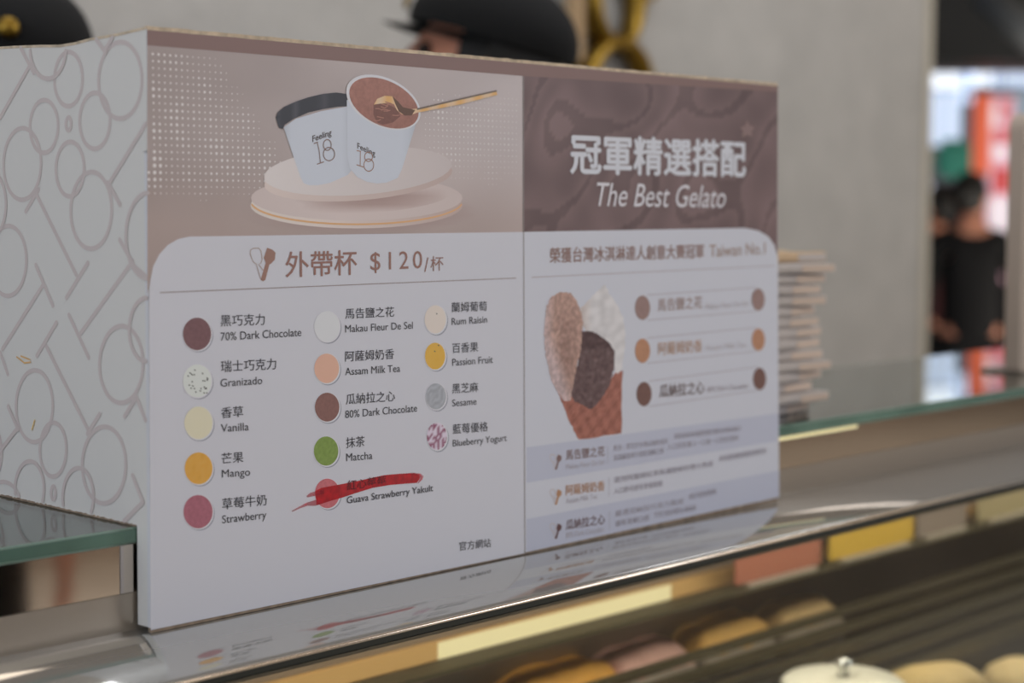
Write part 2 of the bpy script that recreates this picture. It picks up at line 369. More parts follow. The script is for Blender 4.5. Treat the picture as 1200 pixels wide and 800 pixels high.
# front board: slightly wider at its foot, hand-cut rough top and bottom edges
def rough(xa, xb, z, n, amp, seed):
    return [(xa + (xb - xa) * i / n, z + amp * noise.noise(Vector((i * .9 + seed, seed, 0)))) for i in range(n + 1)]
outl = rough(.0000, .6515, .0016, 70, .0007, 3) + rough(.6420, .0040, .3596, 60, .0006, 9)
front = extr('front_panel', outl, 1, 0., .0035, M_BOARD, bx)
extr('top_cut_edge', rough(.6420, .0040, .3612, 90, .0006, 20) + rough(.0040, .6420, .3588, 60, .0003, 9), 1, -.0004, .0032, M_CORE, bx)['label'] = 'rough cream cut edge along the top'
extr('bottom_cut_edge', rough(.0004, .6510, -.0015, 60, .0003, 41) + rough(.6510, .0004, .0018, 60, .0004, 3), 1, .0004, .0032, M_CORED, bx)
# side board with a notch that lets the box sit on the glass shelf
def yz(px, py): p = at(px, py, 0, X0); return (p.y, p.z)
top = [(.0004, .3606), (.03, .3588), (.06, .3580), (.078, .3566), (.095, .3562), (.12, .3578), (.15, .3592), (.168, .3598), (.2, .3585), (DB, .3575)]
side = extr('side_panel', [(.0004, .0018), (.0138, .0016), (.0140, HS + .0008), (DB, HS + .0008)] + top[::-1], 0, X0 - .0035, X0, M_SIDE, bx)
extr('side_cut_edge', [(y, z + .0002) for y, z in top] + [(y, z - .0014) for y, z in top[::-1]], 0, X0 - .0038, X0 - .0004, M_CORE, bx)
bm = bmesh.new()
for i in range(120):
    y = .015 + (DB - .015) * i / 120; bbox(bm, X0 - .0040, X0 - .0030, y, y + .0016, HS + .0002, HS + .0010 + .0008 * random.random())
o = from_bm('side_bottom_cut_edge', bm, M_CORED, bx); o['kind'] = 'stuff'
extr('far_side_panel', [(.004, HS + .0008), (DB, HS + .0008), (DB, .350), (.004, .350)], 0, .6385, .6420, M_SIDE, bx)
box('back_panel', .0045, .6380, DB - .004, DB - .0005, HS + .0008, .350, M_SIDE, bx)

INKK = .86
def ink(c):
    v = [x * 1.86 for x in lin(c)]; k = max(1, max(v) / .9); return tuple(x / k for x in v)
LY = [0]
def col_layer(me, fn):
    at_ = me.color_attributes.new('ink', 'FLOAT_COLOR', 'POINT')
    for i, v in enumerate(me.vertices):
        c = fn(v.co); at_.data[i].color = (c[0], c[1], c[2], 1)
def proj(p):
    d = p - CAM; z = d.dot(FW); return (600 + FPX * d.dot(RT) / z, 400 - FPX * d.dot(UP) / z)
def ypos(layer): return -.00010 * layer - .0001
def shape(name, pts, layer, c, grad=None, m=None, world=False, step=None):
    """flat printed shape on the front board; pts in photo pixels, read off onto the board's plane"""
    P = [Vector(p) for p in pts] if world else [at(x, y, 1, 0.) for x, y in pts]
    bm = bmesh.new(); vs = [bm.verts.new((p.x, ypos(layer), p.z)) for p in P]
    f = bm.faces.new(vs); f.normal_update()
    if f.normal.y > 0: f.normal_flip()
    if grad and step:
        xs = [p.x for p in P]; zs = [p.z for p in P]
        for ax, lo, hi in ((0, min(xs), max(xs)), (2, min(zs), max(zs))):
            t = lo + step
            while t < hi:
                co = [0, 0, 0]; co[ax] = t; no = [0, 0, 0]; no[ax] = 1
                bmesh.ops.bisect_plane(bm, geom=bm.verts[:] + bm.edges[:] + bm.faces[:], plane_co=co, plane_no=no); t += step
    bmesh.ops.triangulate(bm, faces=bm.faces)
    me = bpy.data.meshes.new(name); bm.to_mesh(me); bm.free()
    if m is None or m in (M_INK, M_INKM, M_INKG):
        if grad: col_layer(me, lambda co: ink(grad(*proj(co))))
        else:
            k = ink(c); col_layer(me, lambda co: k)
    return link(name, me, front, m or M_INK)
def ell(cx, cy, rx, ry, ang=0, n=40, a0=0, a1=360):
    a = radians(ang); out = []
    for i in range(n + (0 if a1 - a0 >= 360 else 1)):
        t = radians(a0 + (a1 - a0) * i / n); x = rx * cos(t); y = ry * sin(t)
        out.append((cx + x * cos(a) - y * sin(a), cy + x * sin(a) + y * cos(a)))
    return out
def strokes(name, lines, wd, c, layer, parent=None, plane='front', m=None, split=False):
    """ribbons of real width wd (metres); lines = lists of pixel points; split = each line a part of its own"""
    if split:
        for i, ln in enumerate(lines): strokes(name, [ln], wd, c, layer + i * .12, parent, plane, m)
        return
    bm = bmesh.new()
    for ci, ln in enumerate(lines):
        closed = ln[0] == ln[-1] and len(ln) > 3
        if plane == 'front': q = [Vector((p.x, p.z)) for p in (at(x, y, 1, 0.) for x, y in ln)]
        else: q = [Vector((p.y, p.z)) for p in (at(x, y, 0, .002) for x, y in ln)]
        if closed: q = q[:-1]
        n = len(q); off = -(.0001 * layer + .0001 + .000015 * (ci % 12))
        def V(p):
            return bm.verts.new((p.x, off, p.y)) if plane != 'side' else bm.verts.new((X0 - .0035 + off, p.x, p.y))
        L_, R_ = [], []
        for i in range(n):
            a = q[(i - 1) % n] if (closed or i) else q[i]; b = q[(i + 1) % n] if (closed or i < n - 1) else q[i]
            d = (b - a).normalized(); nrm = Vector((-d.y, d.x)) * wd / 2
            L_.append(V(q[i] + nrm)); R_.append(V(q[i] - nrm))
        for i in range(n if closed else n - 1):
            j = (i + 1) % n; bm.faces.new((L_[i], L_[j], R_[j], R_[i]))
        if not closed:   # rounded caps
            for s, k in ((0, 1), (n - 1, -1)):
                d = (q[s] - q[s + k]).normalized(); nr = Vector((-d.y, d.x)); e0, e1 = (L_[s], R_[s])
                if (e0.co - V(q[s] + nr * wd / 2).co).length > wd / 4: e0, e1 = e1, e0
                cap = [e0] + [V(q[s] + (nr * cos(t) + d * sin(t)) * wd / 2) for t in (.5, 1., 1.57, 2.14, 2.64)] + [e1]
                bm.faces.new(cap)
    for v in [v for v in bm.verts if not v.link_faces]: bm.verts.remove(v)
    me = bpy.data.meshes.new(name); bm.to_mesh(me); bm.free()
    k = ink(c); col_layer(me, lambda co: k)
    return link(name, me, parent or front, m or M_INK)
def text(body, pl, pr, h, c, layer=6, bold=0., name='lettering', shear=0., m=None, spacing=1.):
    """line of print whose ink box runs from pixel pl to pixel pr along its foot and is h pixels tall at the left"""
    cu = bpy.data.curves.new('txt', 'FONT'); cu.body = body; cu.offset = bold if bold <= .003 else 0.; cu.resolution_u = 3; cu.shear = shear; cu.space_character = spacing
    o = bpy.data.objects.new('txt', cu); COL.objects.link(o)
    dg = bpy.context.evaluated_depsgraph_get(); me = bpy.data.meshes.new_from_object(o.evaluated_get(dg))
    bpy.data.objects.remove(o); bpy.data.curves.remove(cu); me.name = name
    xs = [v.co.x for v in me.vertices]; ys = [v.co.y for v in me.vertices]
    x0, x1, y0, y1 = min(xs), max(xs), min(ys), max(ys)
    A = at(pl[0], pl[1], 1, 0.); B = at(pr[0], pr[1], 1, 0.); T = at(pl[0], pl[1] - h, 1, 0.)
    ex = B - A; hz = (T - A).z
    for v in me.vertices:
        u = (v.co.x - x0) / (x1 - x0); t = (v.co.y - y0) / (y1 - y0)
        v.co = Vector((A.x + ex.x * u, ypos(layer), A.z + ex.z * u + hz * t))
    if bold > .003:      # heavier weight: the same outline printed again a hair to each side
        sh = (bold) * (B - A).length / (x1 - x0); bm = bmesh.new()
        for a_, b_, l_ in ((-1, 0, 0), (1, 0, .1), (0, -.8, .2), (0, .8, .3)):
            t_ = me.copy(); t_.transform(Matrix.Translation((a_ * sh, -.0001 * l_, b_ * sh))); bm.from_mesh(t_); bpy.data.meshes.remove(t_)
        bm.to_mesh(me); bm.free()
    me.materials.clear(); k = ink(c); col_layer(me, lambda co: k)
    # face the ink outwards
    return link(name, me, front, m or M_INK)

# --- picture area, left sheet
def g_pic(x, y):
    n_ = noise.noise(Vector((x / 90, y / 60, 3))) * 9
    t = min(1, max(0, (x - 173) / 440)); v = min(1, max(0, (y - 55) / 215))
    base = Vector((136, 125, 123)).lerp(Vector((163, 155, 156)), t)
    base = base.lerp(Vector((146, 130, 125)), max(0, v - .55) * 1.6)
    band = max(0, 1 - abs((y - 160 - (x - 173) * .1) / 60)) * 6
    return tuple(base + Vector((n_ + band,) * 3))
shape('printed_photo_background', [(172, 46), (612.5, 88), (612.5, 272), (222, 277), (177, 322), (172.6, 345)], 1, None, g_pic, step=.014)
shape('brown_border_strip', [(172, 34.5), (911, 101), (911, 107.5), (612.5, 89), (172, 53)], 2, (110, 88, 84))
# right header: dark chocolate texture
def g_choc(x, y):
    u = (x - 612) / 300; v = (y - 90) / 180
    q = noise.noise(Vector((u * 5 + v * 1.5, v * 2.2 - u * 1.2, 1.7))); r = noise.noise(Vector((u * 11 - v * 3, v * 4, 5)))
    s = sin((u * 9 + v * 4 + q * 3.2) * 2.0); d = -16 if (.86 < s) else 0
    k = 12 * q + 7 * r + 5 * s + d
    return (98 + k, 80 + k * .9, 80 + k * .9)
shape('printed_chocolate_background', [(612.5, 84), (911, 103), (911, 300), (880, 268), (612.5, 272)], 1, None, g_choc, step=.003)
# white sheets with one round corner each
shape('white_price_sheet', [(174.5, 350), (175.5, 330), (179, 312), (186, 298), (196, 287), (208, 280), (222, 277), (612.5, 271.6), (614, 648), (176.2, 738)], 3, (171, 172, 180))
shape('white_award_sheet', [(613.5, 271.6), (872, 267), (888, 270), (900, 277), (907, 287), (911, 301), (912.6, 582), (615, 647)], 3, (170, 172, 181))
strokes('sheet_seam', [[(612.8, 90), (613, 272), (614.5, 648)]], .0008, (122, 116, 116), 5)

# halftone dots
bm = bmesh.new()
def dots(x0, x1, y0, y1, den):
    z1 = at(x0, y0, 1, 0).z; xa = at(x0, 200, 1, 0).x; xb = at(x1, 200, 1, 0).x
    x = xa
    while x < xb:
        z = .345
        while z > .225:
            px, py = proj(Vector((x, 0, z))); lim = y0 + (y1 - y0)
            dn = den(px, py)
            r = .00105 * dn * (.55 + .75 * abs(noise.noise(Vector((x * 60, z * 60, 2)))) * 1.6)
            if r > .0003 and 53 + (px - 172) * .0955 + 5 < py < 236:
                cs = [bm.verts.new((x + r * cos(a), ypos(2.5), z + r * sin(a))) for a in (0, 1.05, 2.1, 3.14, 4.19, 5.24)]
                bm.faces.new(cs)
            z -= .0041
        x += .0041
dots(174, 330, 55, 236, lambda px, py: max(0, 1 - max(0, (px - 215 - (py - 70) * .75)) / 55) * (.6 + .4 * (py > 60)) * max(0, min(1, (236 - py) / 30 + .2)) * (1 if px > 174 else 0))
dots(488, 609, 95, 236, lambda px, py: .8 * min(1, max(0, (px - 484) / 30)) * min(1, max(0, (236 - py) / 60)) * min(1, max(0, (py - 100) / 25)))
me = bpy.data.meshes.new('halftone_dots'); bm.to_mesh(me); bm.free(); kk = ink((186, 182, 182)); col_layer(me, lambda co: kk)
o = link('halftone_dots', me, front, M_INK); o['kind'] = 'stuff'

# --- cup picture
# (coordinates read in a 3.48x enlargement)
Z2 = lambda pts: [(280 + x * .2874, 60 + y * .2875) for x, y in pts]
def e2(*a, **k): return Z2(ell(*a, **k))

shape('printed_floor_shadow', e2(500, 655, 480, 88), 2.6, None, (lambda x, y: (lambda r: tuple(a + (b - a) * r for a, b in zip((138, 118, 116), g_pic(x, y))))(min(1, math.hypot((x - 423.7) / 138, (y - 248.3) / 25.3)) ** 3)), step=.006)
shape('printed_lower_plinth_side', e2(478, 628, 433, 94), 3, None, lambda x, y: (200 - (x - 290) * .16, 192 - (x - 290) * .2, 188 - (x - 290) * .2), step=.02)
strokes('printed_gold_line', [e2(478, 612, 431, 93, a0=8, a1=172)], .0012, (184, 146, 104), 4)
shape('printed_lower_plinth_top', e2(478, 598, 432, 92), 3.5, None, lambda x, y: (178 - abs(x - 400) * .05, 166 - abs(x - 400) * .05, 164 - abs(x - 400) * .05), step=.02)
def g_soft(cx, cy, rx, ry, ca, cb):
    def f(x, y):
        r = min(1, math.hypot((x - cx) / rx, (y - cy) / ry)) ** 2; return tuple(a + (b - a) * r for a, b in zip(ca, cb(x, y)))
    return f
g_low = lambda x, y: (178 - abs(x - 400) * .05, 166 - abs(x - 400) * .05, 164 - abs(x - 400) * .05)
shape('printed_plinth_shadow', e2(540, 600, 320, 58, -4), 3.7, None, g_soft(435, 232, 92, 16.6, (140, 118, 114), g_low), step=.006)
shape('printed_upper_plinth_side', e2(484, 516, 385, 92, -4.5), 4.4, None, lambda x, y: (184 - (x - 305) * .11, 172 - (x - 305) * .13, 168 - (x - 305) * .13), step=.02)
shape('printed_upper_plinth_top', e2(482, 488, 384, 98, -4), 4.6, None, lambda x, y: (186 - (x - 305) * .08, 180 - (x - 305) * .09, 180 - (x - 305) * .09), step=.02)
def g_cup(xm, wd):
    def f(x, y):
        t = (x - xm) / wd; k = 1 - .16 * t * t - .04 * max(0, t)
        return (190 * k, 196 * k, 208 * k)
    return f
shape('printed_left_cup', Z2([(180, 310), (230, 275), (330, 245), (440, 225), (470, 300), (470, 470), (440, 505), (370, 536), (320, 546), (285, 546), (262, 538), (248, 512), (215, 415)]), 5, None, g_cup(375, 40), step=.006)
def g_lid(x, y):
    k = 20 * math.exp(-((x - 346) / 3) ** 2) + 14 * math.exp(-((x - 380) / 5) ** 2) + 22 * math.exp(-((x - 326) / 2) ** 2)
    return (46 + k, 46 + k, 52 + k)
shape('printed_black_lid', Z2([(148, 270), (155, 250), (180, 228), (230, 205), (280, 188), (340, 174), (395, 168), (435, 174), (446, 224), (400, 226), (340, 236), (280, 250), (220, 276), (184, 300), (176, 317), (160, 312), (154, 290)]), 5.4, None, g_lid, step=.004)
shape('printed_right_cup', Z2([(437, 200), (438, 320), (440, 430), (450, 478), (480, 513), (520, 532), (560, 539), (600, 535), (645, 516), (662, 480), (690, 390), (715, 310), (732, 245), (700, 180), (560, 120)]), 6, None, g_cup(440, 48), step=.006)
shape('printed_cup_rim', e2(586, 208, 162, 98, 26), 6.5, (200, 200, 206))
def g_gel(x, y):
    n_ = noise.noise(Vector((x / 7, y / 5, 2))) * 10; return (134 + n_ - (y - 120) * .12, 94 + n_ * .8 - (y - 120) * .12, 84 + n_ * .8 - (y - 120) * .12)
shape('printed_cup_gelato', e2(588, 211, 151, 90, 26), 7, None, g_gel, m=M_INKM, step=.004)
def gelcrack(n0):
    out = []
    for i in range(n0):
        x, y = 545 + random.random() * 90, 205 + random.random() * 80
        out.append(Z2([(x, y), (x + 14, y + 6 * random.random()), (x + 26, y + 12 * random.random() - 4)]))
    return out
shape('printed_scooped_hollow', Z2([(545, 215), (560, 205), (600, 215), (640, 235), (655, 265), (625, 290), (585, 300), (560, 290), (545, 260)]), 7.3, (104, 70, 62), m=M_INKM)
strokes('printed_scoop_marks', gelcrack(12), .0007, (142, 100, 88), 7.6)
def g_spoon(x, y): k = (sin(x * .3) + 1) / 2; return (186 + 20 * k, 146 + 34 * k, 92 + 60 * k)
shape('printed_spoon', Z2([(546, 218), (560, 194), (590, 182), (622, 184), (645, 205), (665, 228), (700, 236), (722, 234), (900, 194), (1046, 161), (1050, 178), (900, 217), (722, 251), (690, 262), (662, 258), (640, 240), (628, 216), (600, 212), (570, 214)]), 8, None, g_spoon, step=.003)
shape('printed_spoon_shade', Z2([(622, 184), (645, 205), (665, 228), (700, 236), (715, 240), (700, 262), (672, 262), (648, 245), (634, 215)]), 8.2, (86, 62, 50))
strokes('printed_spoon_edge', [Z2([(724, 236), (900, 195), (1046, 162)])], .0011, (92, 82, 74), 8.4)
# cup lettering
text('Feeling', Z2([(297, 378)])[0], Z2([(374, 350)])[0], 9.5, (66, 58, 58), 7, .012)
LT = []
LT += [Z2([(303, 376), (318, 371)]), Z2([(316, 371), (324, 405), (329, 452)]), Z2([(316, 460), (342, 451)])]
LT += [e2(357, 382, 16, 22) + [e2(357, 382, 16, 22)[0]], e2(364, 419, 23, 27) + [e2(364, 419, 23, 27)[0]]]
strokes('cup_numerals', LT, .0006, (112, 90, 84), 7.2)
text('Feeling', Z2([(480, 404)])[0], Z2([(552, 436)])[0], 9.0, (66, 58, 58), 7, .012)
LT = [Z2([(478, 405), (493, 408)]), Z2([(492, 407), (491, 464)]), Z2([(477, 463), (504, 472)])]
LT += [e2(525, 430, 16, 19) + [e2(525, 430, 16, 19)[0]], e2(526, 464, 20, 25) + [e2(526, 464, 20, 25)[0]]]
strokes('cup_numerals', LT, .0006, (130, 98, 84), 7.2)

# --- header lines
def spatulas(kx, ky, s, c, fine=True):
    f = [(670, 95), (700, 106), (716, 122), (712, 160), (692, 182), (682, 188), (660, 272), (648, 280), (634, 272), (662, 178), (652, 150)]
    shape('spatula_icon', [(kx + (x - 645) * s, ky + (y - 185) * s) for x, y in f], 5, c)
    q = [(633, 266), (610, 184), (592, 172), (576, 130), (578, 108), (592, 98), (622, 97), (636, 112), (643, 160), (633, 182), (622, 186), (650, 222)]
    strokes('spatula_icon_outline', [[(kx + (x - 645) * s, ky + (y - 185) * s) for x, y in q]], .0005 if fine else .0006, (140, 122, 116) if fine else (160, 152, 152), 5.3)
spatulas(307.1, 309.3, .2126, (128, 98, 88))
BR = (122, 90, 82)
text('外帶杯', (334, 325), (417.5, 321.5), 30, BR, bold=.008)
text('$120', (433.5, 320), (494, 317.5), 24.5, BR, spacing=1.3)
text('/', (496.5, 318.5), (501.5, 318), 16.5, BR)
text('杯', (503.8, 317.6), (518.8, 317), 17.5, BR)
strokes('header_rule', [[(187, 342.7), (603.7, 325.7)]], .0006, (128, 118, 118), 5)
# --- flavours
DK = (52, 52, 58)
def swatch(cx, cy, rx, ry, c, label, grad=None, specks=None, m=None):
    shape('swatch_shadow', ell(cx + 1.5, cy + 1.6, rx * .99, ry * .99), 5, (128, 130, 142))
    shape('swatch_rim', ell(cx + .4, cy + .4, rx, ry), 5.3, (184, 184, 190))
    o = shape('flavour_swatch', ell(cx - .2, cy - .2, rx - .9, ry - .9), 5.6, c, grad, m or (M_INKM if c and max(c) < 180 else M_INK), step=.0022 if grad else None)
    o['label'] = label
    if specks:
        strokes('swatch_specks', [[(cx + a, cy + b), (cx + a + .8, cy + b + .5)] for a, b in specks], .0007, (70, 74, 70), 6)
W = lambda c, a=8, s=5.: (lambda x, y: tuple(v + a * noise.noise(Vector((x / s, y / s, c[0]))) for v in c))
swatch(230.4, 391.3, 17.4, 20, (102, 74, 77), 'dark brown flavour swatch')
swatch(230.6, 446.3, 17.6, 20, (182, 186, 184), 'white swatch with dark specks', specks=[(random.uniform(-12, 12), random.uniform(-14, 14)) for _ in range(26)])
swatch(232, 495.4, 17.4, 20, (198, 193, 170), 'pale yellow swatch', W((198, 193, 170)))
swatch(232.2, 548.6, 17.2, 19.6, (190, 143, 66), 'orange yellow swatch', W((190, 143, 66), 18))
swatch(231.6, 599.4, 18, 20.4, (142, 88, 100), 'pink swatch')
swatch(382.5, 382.5, 15.6, 18.6, (186, 188, 192), 'white swatch')
swatch(382.3, 431.6, 15.4, 18.2, (193, 154, 136), 'peach swatch')
swatch(382.8, 477, 15.2, 17.8, (113, 82, 77), 'brown swatch')
swatch(381.6, 528.4, 15.2, 18, (106, 126, 64), 'green swatch', W((106, 126, 64), 10, 3.))
swatch(383, 578, 15.4, 18.2, (164, 92, 98), 'rose swatch under the red marker')
swatch(509.6, 374.2, 13.4, 17.4, (190, 181, 174), 'cream swatch', specks=[(1, -7)])
swatch(509.3, 417.2, 12.8, 16.6, (192, 152, 66), 'golden swatch with two seeds', W((192, 152, 66), 12), specks=[(3.4, -13), (-1, -6)])
def g_ses(x, y):
    r = math.hypot(x - 510, (y - 464.5) * .8); k = 10 * sin(r * 1.3 + math.atan2(y - 464, x - 510) * 2); return (140 + k, 143 + k, 150 + k)
swatch(510.3, 464.3, 12.6, 16.2, None, 'grey swirled swatch', g_ses, m=M_INK)
def g_blu(x, y):
    k = noise.noise(Vector((x / 3.2, y / 4.6, 9))) ; return (122, 74, 96) if k > .02 else (186, 176, 190)
swatch(511.4, 511.2, 12.6, 16.8, None, 'purple and white marbled swatch', g_blu, m=M_INK)
def fl(zh, a, b, h, en, c_, d, h2, t=0):
    text(zh, a, b, h, DK, bold=.002); text(en, c_, d, h2, DK, bold=.001)
fl('黑巧克力', (257.8, 382.4), (309.7, 380.6), 13.6, '70% Dark Chocolate', (257.8, 399.2), (352.4, 393.6), 9.8)
fl('瑞士巧克力', (258.2, 436), (323, 432.6), 13.6, 'Granizado', (257.7, 453.2), (306.6, 449.8), 9.4)
fl('香草', (258.5, 490), (284.4, 488), 13, 'Vanilla', (258.2, 506), (290.8, 504), 9.2)
fl('芒果', (258.8, 543.6), (284.6, 541.4), 13, 'Mango', (259.3, 562.2), (292.4, 559.8), 12)
fl('草莓牛奶', (259.6, 597), (311.8, 591.6), 13.4, 'Strawberry', (259.6, 616), (311.5, 610), 12.4)
fl('馬告鹽之花', (403.8, 373.6), (461.2, 371), 12.4, 'Makau Fleur De Sel', (403.8, 389.5), (483, 385), 8.8)
fl('阿薩姆奶香', (403.8, 423.6), (461.2, 420.3), 12.4, 'Assam Milk Tea', (403.8, 439.6), (468.2, 435.5), 8.8)
fl('瓜納拉之心', (404.7, 474), (462.2, 469.8), 12.8, '80% Dark Chocolate', (403.8, 489.8), (488, 482), 9)
fl('抹茶', (404.7, 525), (426.8, 522.7), 12.6, 'Matcha', (405, 540.2), (435.7, 537.6), 9)
fl('蘭姆葡萄', (528.6, 365.8), (569.8, 364), 11.6, 'Rum Raisin', (528.6, 380.8), (570, 378), 8.2)
fl('百香果', (529.3, 413.6), (559.6, 411.9), 11.6, 'Passion Fruit', (529.3, 428.6), (576.7, 425), 8.4)
fl('黑芝麻', (529.2, 460.9), (559.6, 458.9), 11.6, 'Sesame', (529.2, 476.2), (557.6, 473.8), 8.2)
fl('藍莓優格', (529.8, 508.4), (571, 505), 11.6, 'Blueberry Yogurt', (529.8, 525.6), (593, 518.8), 10.4)
text('紅心莓莓', (405.8, 574.4), (451.3, 568), 11.6, (74, 22, 28), 8, .004)
text('Guava Strawberry Yakult', (405.5, 592.4), (506.5, 577.6), 10.8, DK, 8, .002)
Zs = lambda pts: [(340 + x * .15, 530 + y * .15) for x, y in pts]
shape('marker_stroke', Zs([(195, 345), (190, 300), (240, 275), (330, 258), (430, 240), (540, 218), (640, 195), (730, 176), (850, 165), (960, 160), (1000, 168), (1010, 200), (985, 236), (900, 242), (780, 252), (640, 275), (500, 318), (400, 352), (300, 380), (240, 400), (200, 410)]), 7, None, m=M_MARK)
shape('marker_stroke', Zs([(120, 340), (150, 315), (200, 300), (260, 285), (260, 320), (200, 335), (130, 350)]), 7.3, None, m=M_MARKL)
shape('marker_stroke', Zs([(5, 455), (60, 425), (120, 392), (190, 370), (240, 372), (240, 400), (190, 415), (130, 414), (70, 435), (12, 462)]), 7.35, None, m=M_MARKL)
shape('marker_stroke', Zs([(840, 166), (960, 157), (1015, 165), (1036, 185), (1026, 212), (1000, 236), (990, 240), (1012, 200), (1000, 178), (940, 172)]), 7.3, None, m=M_MARKL)
text('官方網站', (537.5, 645), (574.5, 640.6), 10.6, (70, 70, 76), bold=.004)

# --- right sheet
text('冠軍精選搭配', (668, 203), (872.5, 207), 46, (188, 190, 198), 6, .027)
text('The Best Gelato', (698.6, 241.5), (849.5, 243.5), 28, (182, 180, 186), 6, .004, shear=.28)
shape('printed_maple_leaf', [(875, 141), (878, 147), (884, 149), (880, 154), (881, 160), (875, 158), (869, 161), (870, 154), (867, 149), (873, 147)], 4, (116, 96, 94))
text('榮獲台灣冰淇淋達人創意大賽冠軍', (643.6, 308), (824, 302), 18, (122, 98, 92), bold=.014)
text('Taiwan No.1', (830.6, 301), (896, 297.6), 14, (140, 124, 118), bold=.01)
strokes('award_rule', [[(622.4, 324.8), (907.5, 311.4)]], .0006, (146, 138, 142), 5)
for (cx, cy, dx, dy, c, lb) in ((752.2, 360.4, 887.8, 350.8, (126, 104, 100), 'taupe swatch'), (752.2, 410.8, 888, 397.8, (152, 112, 88), 'caramel swatch'), (754, 461.4, 889.4, 443.8, (98, 72, 66), 'dark brown swatch')):
    t1 = (dy - cy) / (dx - cx)
    strokes('pill_outline', [[(cx + 6, cy - 15 + 0), (dx - 3, dy - 14)], [(cx + 6, cy + 14.6), (dx - 3, dy + 13.6)]], .0006, (146, 140, 146), 5)
    shape('flavour_swatch', ell(cx, cy, 8.8, 14.2), 6, c, m=M_INKM)['label'] = lb
    shape('flavour_swatch', ell(dx, dy, 7.6, 13), 6, c, m=M_INKM)['label'] = lb
MT = (158, 154, 158)
text('馬告鹽之花', (770, 364.8), (822, 361), 15, (136, 118, 114), bold=.008); text('Makau Fleur De Sel', (826, 362.4), (875, 358.4), 6.6, MT)
text('阿薩姆奶香', (770.6, 416), (822, 412), 15, (152, 124, 106), bold=.008); text('Assam Milk Tea', (826, 410.6), (873, 406.6), 6.6, MT)
text('瓜納拉之心', (772, 465.8), (824.4, 460.8), 15.4, (84, 66, 64), bold=.008); text('80% Dark Chocolate', (828, 459.6), (876, 454.4), 6.4, (136, 130, 136))
shape('grey_row_band', [(616.5, 524), (912, 484), (912.3, 516.2), (616.5, 565.5)], 4, (157, 160, 174))
shape('grey_row_band', [(616.5, 608), (912.4, 551), (912.6, 582), (616.5, 646)], 4, (157, 160, 174))
rows = ((541, '馬告鹽之花', 'Makau Fleur De Sel', (539, 533.8), (549.9, 543.8), (108, 88, 86)),
        (582, '阿薩姆奶香', 'Assam Milk Tea', (580.2, 574.4), (590, 584), (150, 114, 88)),
        (622, '瓜納拉之心', '80% Dark Chocolate', (620.8, 613.4), (630, 622.6), (84, 60, 60)))
for cy, zh, en, a, b, c in rows:
    spatulas(650.6, cy, .098, c, False)
    text(zh, (662.4, a[0]), (707.8, a[1]), 12, c, bold=.01)
    text(en, (662.4, b[0]), (707 if en[0] != 'A' else 699, b[1]), 6.4, (150, 146, 152))
for x, y0, y1 in ((711.5, 522.5, 543), (713, 559.5, 581), (713.5, 599, 621)):
    strokes('row_divider', [[(x, y0), (x, y1)]], .0005, (140, 138, 146), 5)
PG = (134, 130, 138)
for s, a, b in (('馬告．原生於台灣山林的香料', (718, 528.4), (782, 520)), ('清新香氣與海鹽焦糖交織出的風味層次', (789, 514.6), (867.5, 504.8)),
                ('淡淡鹹香與牛奶的滑順口感', (718, 540), (777, 531)), ('入口回甘讓人一口接一口的好滋味', (781, 527), (864.5, 515.8)),
                ('選用阿薩姆紅茶與濃醇鮮奶慢火熬煮', (718.6, 565.8), (835, 546)), ('茶香濃郁細緻滑順的經典奶香', (842, 541), (897, 531)),
                ('入口即可感受茶香餘韻', (718.6, 579), (775.6, 569.2)), ('嚴選瓜納拉巧克力製成', (720, 605.4), (800, 590)),
                ('微苦不甜的成熟風味', (807, 585.4), (838.8, 578.6)), ('濃厚滑順口感', (720, 617.2), (760, 609.4)), ('巧克力迷必嚐的心動滋味', (766, 606.6), (815, 597.6))):
    text(s, a, b, 7.2, PG, bold=.006, name='small_print')

# --- cone picture
def jag(pts, amp=6, n=5):
    out = []
    for i, (x, y) in enumerate(pts):
        X, Y = pts[(i + 1) % len(pts)]
        for k in range(n):
            t = k / n; a, b = x + (X - x) * t, y + (Y - y) * t
            out.append((a + amp * noise.noise(Vector((a / 9, b / 9, 1))), b + amp * noise.noise(Vector((a / 9, b / 9, 7)))))
    return out
Z3 = lambda pts: [(630 + x * .2376, 330 + y * .2376) for x, y in jag(pts)]
def g_cone(x, y):
    n_ = 10 * noise.noise(Vector((x / 4, y / 4, 3)))
    a = abs(sin((x * .75 + y * .62) * .26)); b = abs(sin((x * .95 - y * .45) * .24)); k = -26 * max(0, 1 - min(a, b) / .28) + 10 * max(0, max(a, b) - .9) * 10
    return (134 + k + n_, 86 + k * .8 + n_, 74 + k * .7 + n_)
shape('printed_waffle_cone', Z3([(95, 545), (120, 600), (160, 700), (200, 780), (410, 748), (418, 440), (390, 440), (340, 500), (280, 560), (220, 600), (160, 560)]), 4.2, None, g_cone, step=.0022)
shape('printed_white_gelato', Z3([(210, 130), (240, 100), (290, 50), (318, 20), (332, 14), (350, 60), (390, 110), (418, 180), (428, 240), (428, 320), (415, 430), (396, 452), (376, 440), (370, 380), (350, 320), (300, 270), (240, 250), (208, 200)]), 4.6, None,
      lambda x, y: (lambda n_: (178 + n_ - max(0, 694 - x) * .9, 176 + n_ - max(0, 694 - x) * 1.5, 178 + n_ - max(0, 694 - x) * 1.9))(20 * noise.noise(Vector((x / 9, y / 9, 4)))), step=.003)
